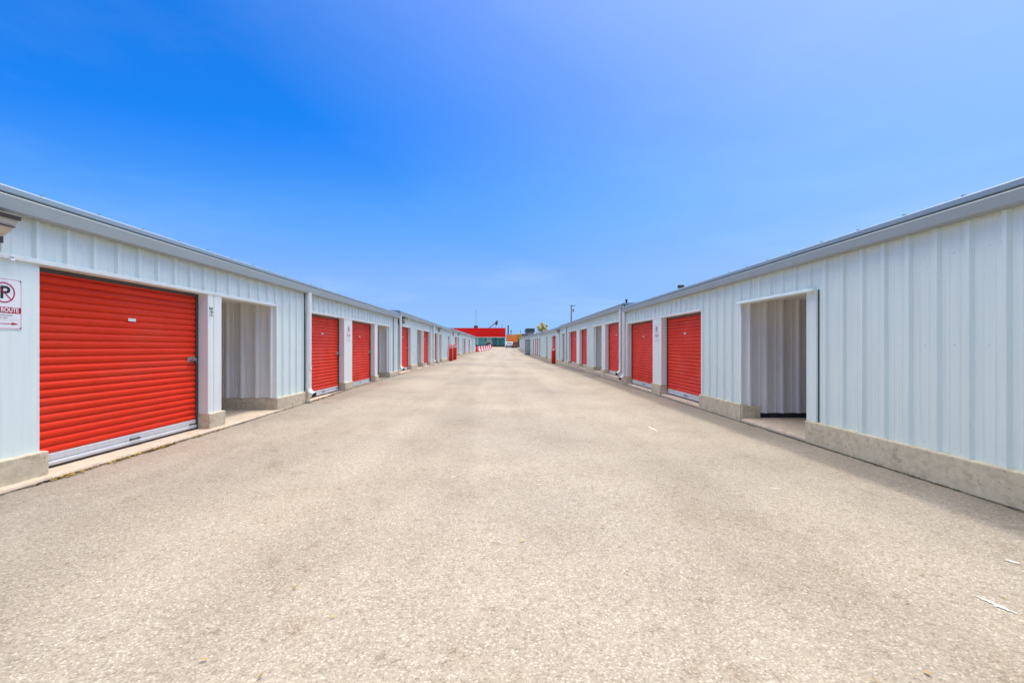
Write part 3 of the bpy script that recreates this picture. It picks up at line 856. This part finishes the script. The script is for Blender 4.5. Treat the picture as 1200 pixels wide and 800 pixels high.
lf = MB(); rn = random.Random(11)
def leaf(x, y, s_, z=None):
    z = ground_z(x, y) + .006 if z is None else z
    a = rn.uniform(0, 2 * PI); t1, t2 = rn.uniform(-.5, .5), rn.uniform(-.5, .5)
    A = Vector((math.cos(a), math.sin(a), t1)).normalized(); Bv = Vector((-math.sin(a), math.cos(a), t2)).normalized()
    p = Vector((x, y, z + s_ * .35))
    lf.f.append([lf.P(*(p + A * s_)), lf.P(*(p + Bv * s_ * .5 + Vector((0, 0, s_ * .2)))), lf.P(*(p - A * s_)), lf.P(*(p - Bv * s_ * .5))])
for y, nn in ((4.35, 14), (4.55, 22), (5.0, 8), (5.25, 10), (5.55, 24), (5.7, 26), (5.85, 18), (6.4, 10), (6.9, 6), (10.6, 30), (11.0, 26), (11.5, 16), (12.2, 8), (14.3, 8)):
    for k in range(nn * 3):
        yy = y + rn.gauss(0, .10)
        leaf(XL + interp(yy, kerbL) + .02 + abs(rn.gauss(0, .028)), yy, rn.uniform(.010, .028))
for px, py in ((133, 600), (246, 567), (345, 693), (389, 727), (238, 779), (305, 798), (390, 462), (424, 461), (523, 538), (836, 542), (889, 543), (899, 543), (989, 571), (976, 557), (1064, 706), (1080, 673), (612, 636), (706, 619), (770, 560), (822, 513), (1087, 790), (1026, 800)):
    x, y = on_ground(px, py); leaf(x, y, rn.uniform(.012, .02))
tx, ty = on_ground(1176, 699)
lf.tube([(tx - .012, ty + .016, .008), (tx, ty, .010), (tx + .006, ty - .016, .008)], .0028, 6)
tag(lf.build('leaf_litter', M['dleaf'], fix=False), 'yellow and brown dry leaves gathered along the left kerb', kind='stuff')
for k in range(9):
    px_, py_ = [(105, 549), (180, 530), (186, 527), (190, 531), (172, 532), (168, 534), (183, 534), (355, 477), (380, 468)][k]
# dark dirt packed in the joint between plinth or kerb and asphalt
dj = MB()
def joint(side, y0, y1, off, wmax, seed):
    rr = random.Random(seed); y = y0; A = []; Bq = []
    while y < y1:
        u = off(y); w_ = max(.002, rr.gauss(wmax * .5, wmax * .35))
        for lst, uu, dz in ((A, u - .01, .012), (Bq, u + w_, .0035)):
            x = XL + uu if side < 0 else XR - uu
            lst.append((x, y, ground_z(x, y) + dz))
        y += rr.uniform(.03, .07) * (1 + y / 15)
    dj.sheet([A, Bq])
joint(-1, -2, 19.2, lambda y: interp(y, kerbL) + .006, .042, 1)
joint(1, -2, 15.7, lambda y: .0755, .028, 2)
joint(-1, 19.5, 38.5, lambda y: .087, .04, 3)
joint(1, 16.3, 50, lambda y: .0755, .04, 4)
tag(dj.build('joint_dirt', M['dirt'], fix=False), 'dark dirt packed along the foot of both rows', kind='stuff')
wd = MB(); rn = random.Random(21)
for k in range(900):
    if k % 3 == 0:
        y = rn.choice([4.5, 5.6, 5.8, 10.5, 10.8, 11.3, 12.0]) + rn.gauss(0, .14); x = XL + interp(y, kerbL) + .012 + abs(rn.gauss(0, .012))
    else:
        y = rn.choice([3.5, 4.2, 4.6, 5.0, 5.4, 5.8, 6.2, 6.35, 6.8, 8.3, 9.0]) + rn.gauss(0, .16); x = XR - .078 - abs(rn.gauss(0, .010))
    z = ground_z(x, y); hgt = rn.uniform(.006, .03); a = rn.uniform(0, 2 * PI); w_ = .0025
    dx, dy = math.cos(a) * w_, math.sin(a) * w_; lx, ly = rn.gauss(0, .01), rn.gauss(0, .01)
    wd.f.append([wd.P(x - dx, y - dy, z), wd.P(x + dx, y + dy, z), wd.P(x + lx, y + ly, z + hgt)])
tag(wd.build('weeds', M['weed'], fix=False), 'tiny weeds growing in the joint at the foot of the walls', kind='stuff')

# ------------------------------------------------------------------ light, sky, camera
EL, AZ = R(77), R(60)
EXPO = .5
w = bpy.data.worlds.new('World'); S.world = w; w.use_nodes = True
nt = w.node_tree; nt.nodes.clear()
wo = nt.nodes.new('ShaderNodeOutputWorld'); bg = nt.nodes.new('ShaderNodeBackground')
sky = nt.nodes.new('ShaderNodeTexSky'); sky.sky_type = 'NISHITA'; sky.sun_disc = False
sky.sun_elevation = EL; sky.sun_rotation = AZ; sky.altitude = 200
sky.air_density = 1.0; sky.dust_density = .4; sky.ozone_density = 2.5
def vmul(a, k):
    m = N(nt, 'ShaderNodeVectorMath', operation='SCALE'); m.inputs['Scale'].default_value = k
    nt.links.new(a, m.inputs[0]); return m.outputs[0]
grade = N(nt, 'ShaderNodeRGBCurve'); grade.mapping.use_clip = False
nt.links.new(vmul(sky.outputs[0], .15), grade.inputs['Color'])
E = 2 ** EXPO
def curve(c, pts):
    cv = grade.mapping.curves[c]
    while len(cv.points) < len(pts): cv.points.new(.5, .5)
    for p, (x_, y_) in zip(cv.points, pts): p.location = (x_, y_ / E); p.handle_type = 'VECTOR'
CR = [(.0, .0), (.22, .014), (.27, .075), (.33, .14), (.45, .25), (.7, .31), (1.5, .30)]
CG = [(.0, .0), (.37, .25), (.44, .345), (.51, .41), (.7, .50), (.96, .57), (1.5, .59)]
CB = [(.0, .0), (.66, .96), (.8, 1.0), (1.0, 1.02), (1.5, 1.02)]
curve(0, CR); curve(1, CG); curve(2, CB); grade.mapping.update()
tc = N(nt, 'ShaderNodeTexCoord')
# thin bright cloud veil high up on the sunny side
dt = N(nt, 'ShaderNodeVectorMath', operation='DOT_PRODUCT')
ge, ga = R(62), R(60)
dt.inputs[1].default_value = (math.cos(ge) * math.sin(ga), math.cos(ge) * math.cos(ga), math.sin(ge))
nt.links.new(tc.outputs['Generated'], dt.inputs[0])
GK = 1.2; OVER = 4.15
veil = ramp(nt, dt.outputs['Value'], [(.42, K), (.58, (.06,) * 3), (.70, (.13, .12, .12)), (.82, (.25, .235, .23)), (.90, (.38, .36, .34)), (1, (.45, .42, .38))])
vs0 = vmul(veil, GK / E)
# bright overcast added overhead, out of view, as neutral fill light
sx = N(nt, 'ShaderNodeSeparateXYZ'); nt.links.new(tc.outputs['Generated'], sx.inputs[0])
over = ramp(nt, sx.outputs[2], [(.625, K), (.70, (.36, .34, .29)), (.80, (1, .955, .76)), (1, (1, .95, .75))])
vadd = N(nt, 'ShaderNodeVectorMath', operation='ADD'); nt.links.new(vs0, vadd.inputs[0]); front = ramp(nt, (lambda m_: (nt.links.new(sx.outputs[1], m_.inputs[0]), m_.outputs[0])[1])(N(nt, 'ShaderNodeMapRange', i_1=-1.0, i_2=1.0)), [(.28, (.44,) * 3), (.62, W)])
vm = N(nt, 'ShaderNodeVectorMath', operation='MULTIPLY'); nt.links.new(over, vm.inputs[0]); nt.links.new(front, vm.inputs[1])
nt.links.new(vmul(vm.outputs[0], OVER / E), vadd.inputs[1])
vs = vadd.outputs[0]
cl = noise(nt, (lambda mp: (nt.links.new(tc.outputs['Generated'], mp.inputs[0]), mp.outputs[0])[1])(N(nt, 'ShaderNodeMapping')), 3.0, 6, .62)
for n_ in nt.nodes:
    if n_.type == 'MAPPING': n_.inputs['Scale'].default_value = (1, 1, 3.2)
wis = vmul(ramp(nt, cl, [(.50, K), (.80, (1, .95, .9))]), .03 / E)
mp2 = N(nt, 'ShaderNodeMapping'); nt.links.new(tc.outputs['Generated'], mp2.inputs[0]); mp2.inputs['Rotation'].default_value = (.12, .10, .3)
low = noise(nt, mp2.outputs[0], 2.0, 7, .6)
mp2.inputs['Scale'].default_value = (1.6, 1.6, 8.0)
lowm = ramp(nt, low, [(.50, K), (.66, (.55,) * 3), (.80, W)])
zm = ramp(nt, sx.outputs[2], [(.02, (.6,) * 3), (.10, W), (.26, (.2,) * 3), (.38, K)])
lw = N(nt, 'ShaderNodeVectorMath', operation='MULTIPLY'); nt.links.new(lowm, lw.inputs[0]); nt.links.new(zm, lw.inputs[1])
lws = vmul(lw.outputs[0], .10 / E)
vs2 = N(nt, 'ShaderNodeVectorMath', operation='ADD'); nt.links.new(vs, vs2.inputs[0]); nt.links.new(lws, vs2.inputs[1]); vs = vs2.outputs[0]
ad = N(nt, 'ShaderNodeVectorMath', operation='ADD'); nt.links.new(grade.outputs[0], ad.inputs[0]); nt.links.new(vs, ad.inputs[1])
ad2 = N(nt, 'ShaderNodeVectorMath', operation='ADD'); nt.links.new(ad.outputs[0], ad2.inputs[0]); nt.links.new(wis, ad2.inputs[1])
nt.links.new(vmul(ad2.outputs[0], 1 / .15), bg.inputs[0])
bg.inputs[1].default_value = .15
nt.links.new(bg.outputs[0], wo.inputs[0])
sd = bpy.data.lights.new('sun', 'SUN'); sd.energy = 1.45; sd.angle = R(4); sd.color = (1, .94, .86)
so = bpy.data.objects.new('sun', sd); COL.objects.link(so)
sv = Vector((math.cos(EL) * math.sin(AZ), math.cos(EL) * math.cos(AZ), math.sin(EL)))
so.rotation_euler = sv.to_track_quat('Z', 'Y').to_euler(); so.location = (0, 0, 30)

cam = bpy.data.cameras.new('camera'); co = bpy.data.objects.new('camera', cam); COL.objects.link(co)
co.location = (0, 0, 1.325); co.rotation_euler = (PI / 2, 0, 0)
cam.sensor_width = 36; cam.lens = 533 / 1200 * 36
cam.shift_x = 11 / 1200; cam.shift_y = 5.5 / 1200
cam.clip_start = .05; cam.clip_end = 6000
S.camera = co
S.view_settings.view_transform = 'Standard'; S.view_settings.look = 'None'
S.view_settings.exposure = EXPO; S.view_settings.gamma = 1; S.view_settings.use_curve_mapping = False
S.cycles.use_denoising = True
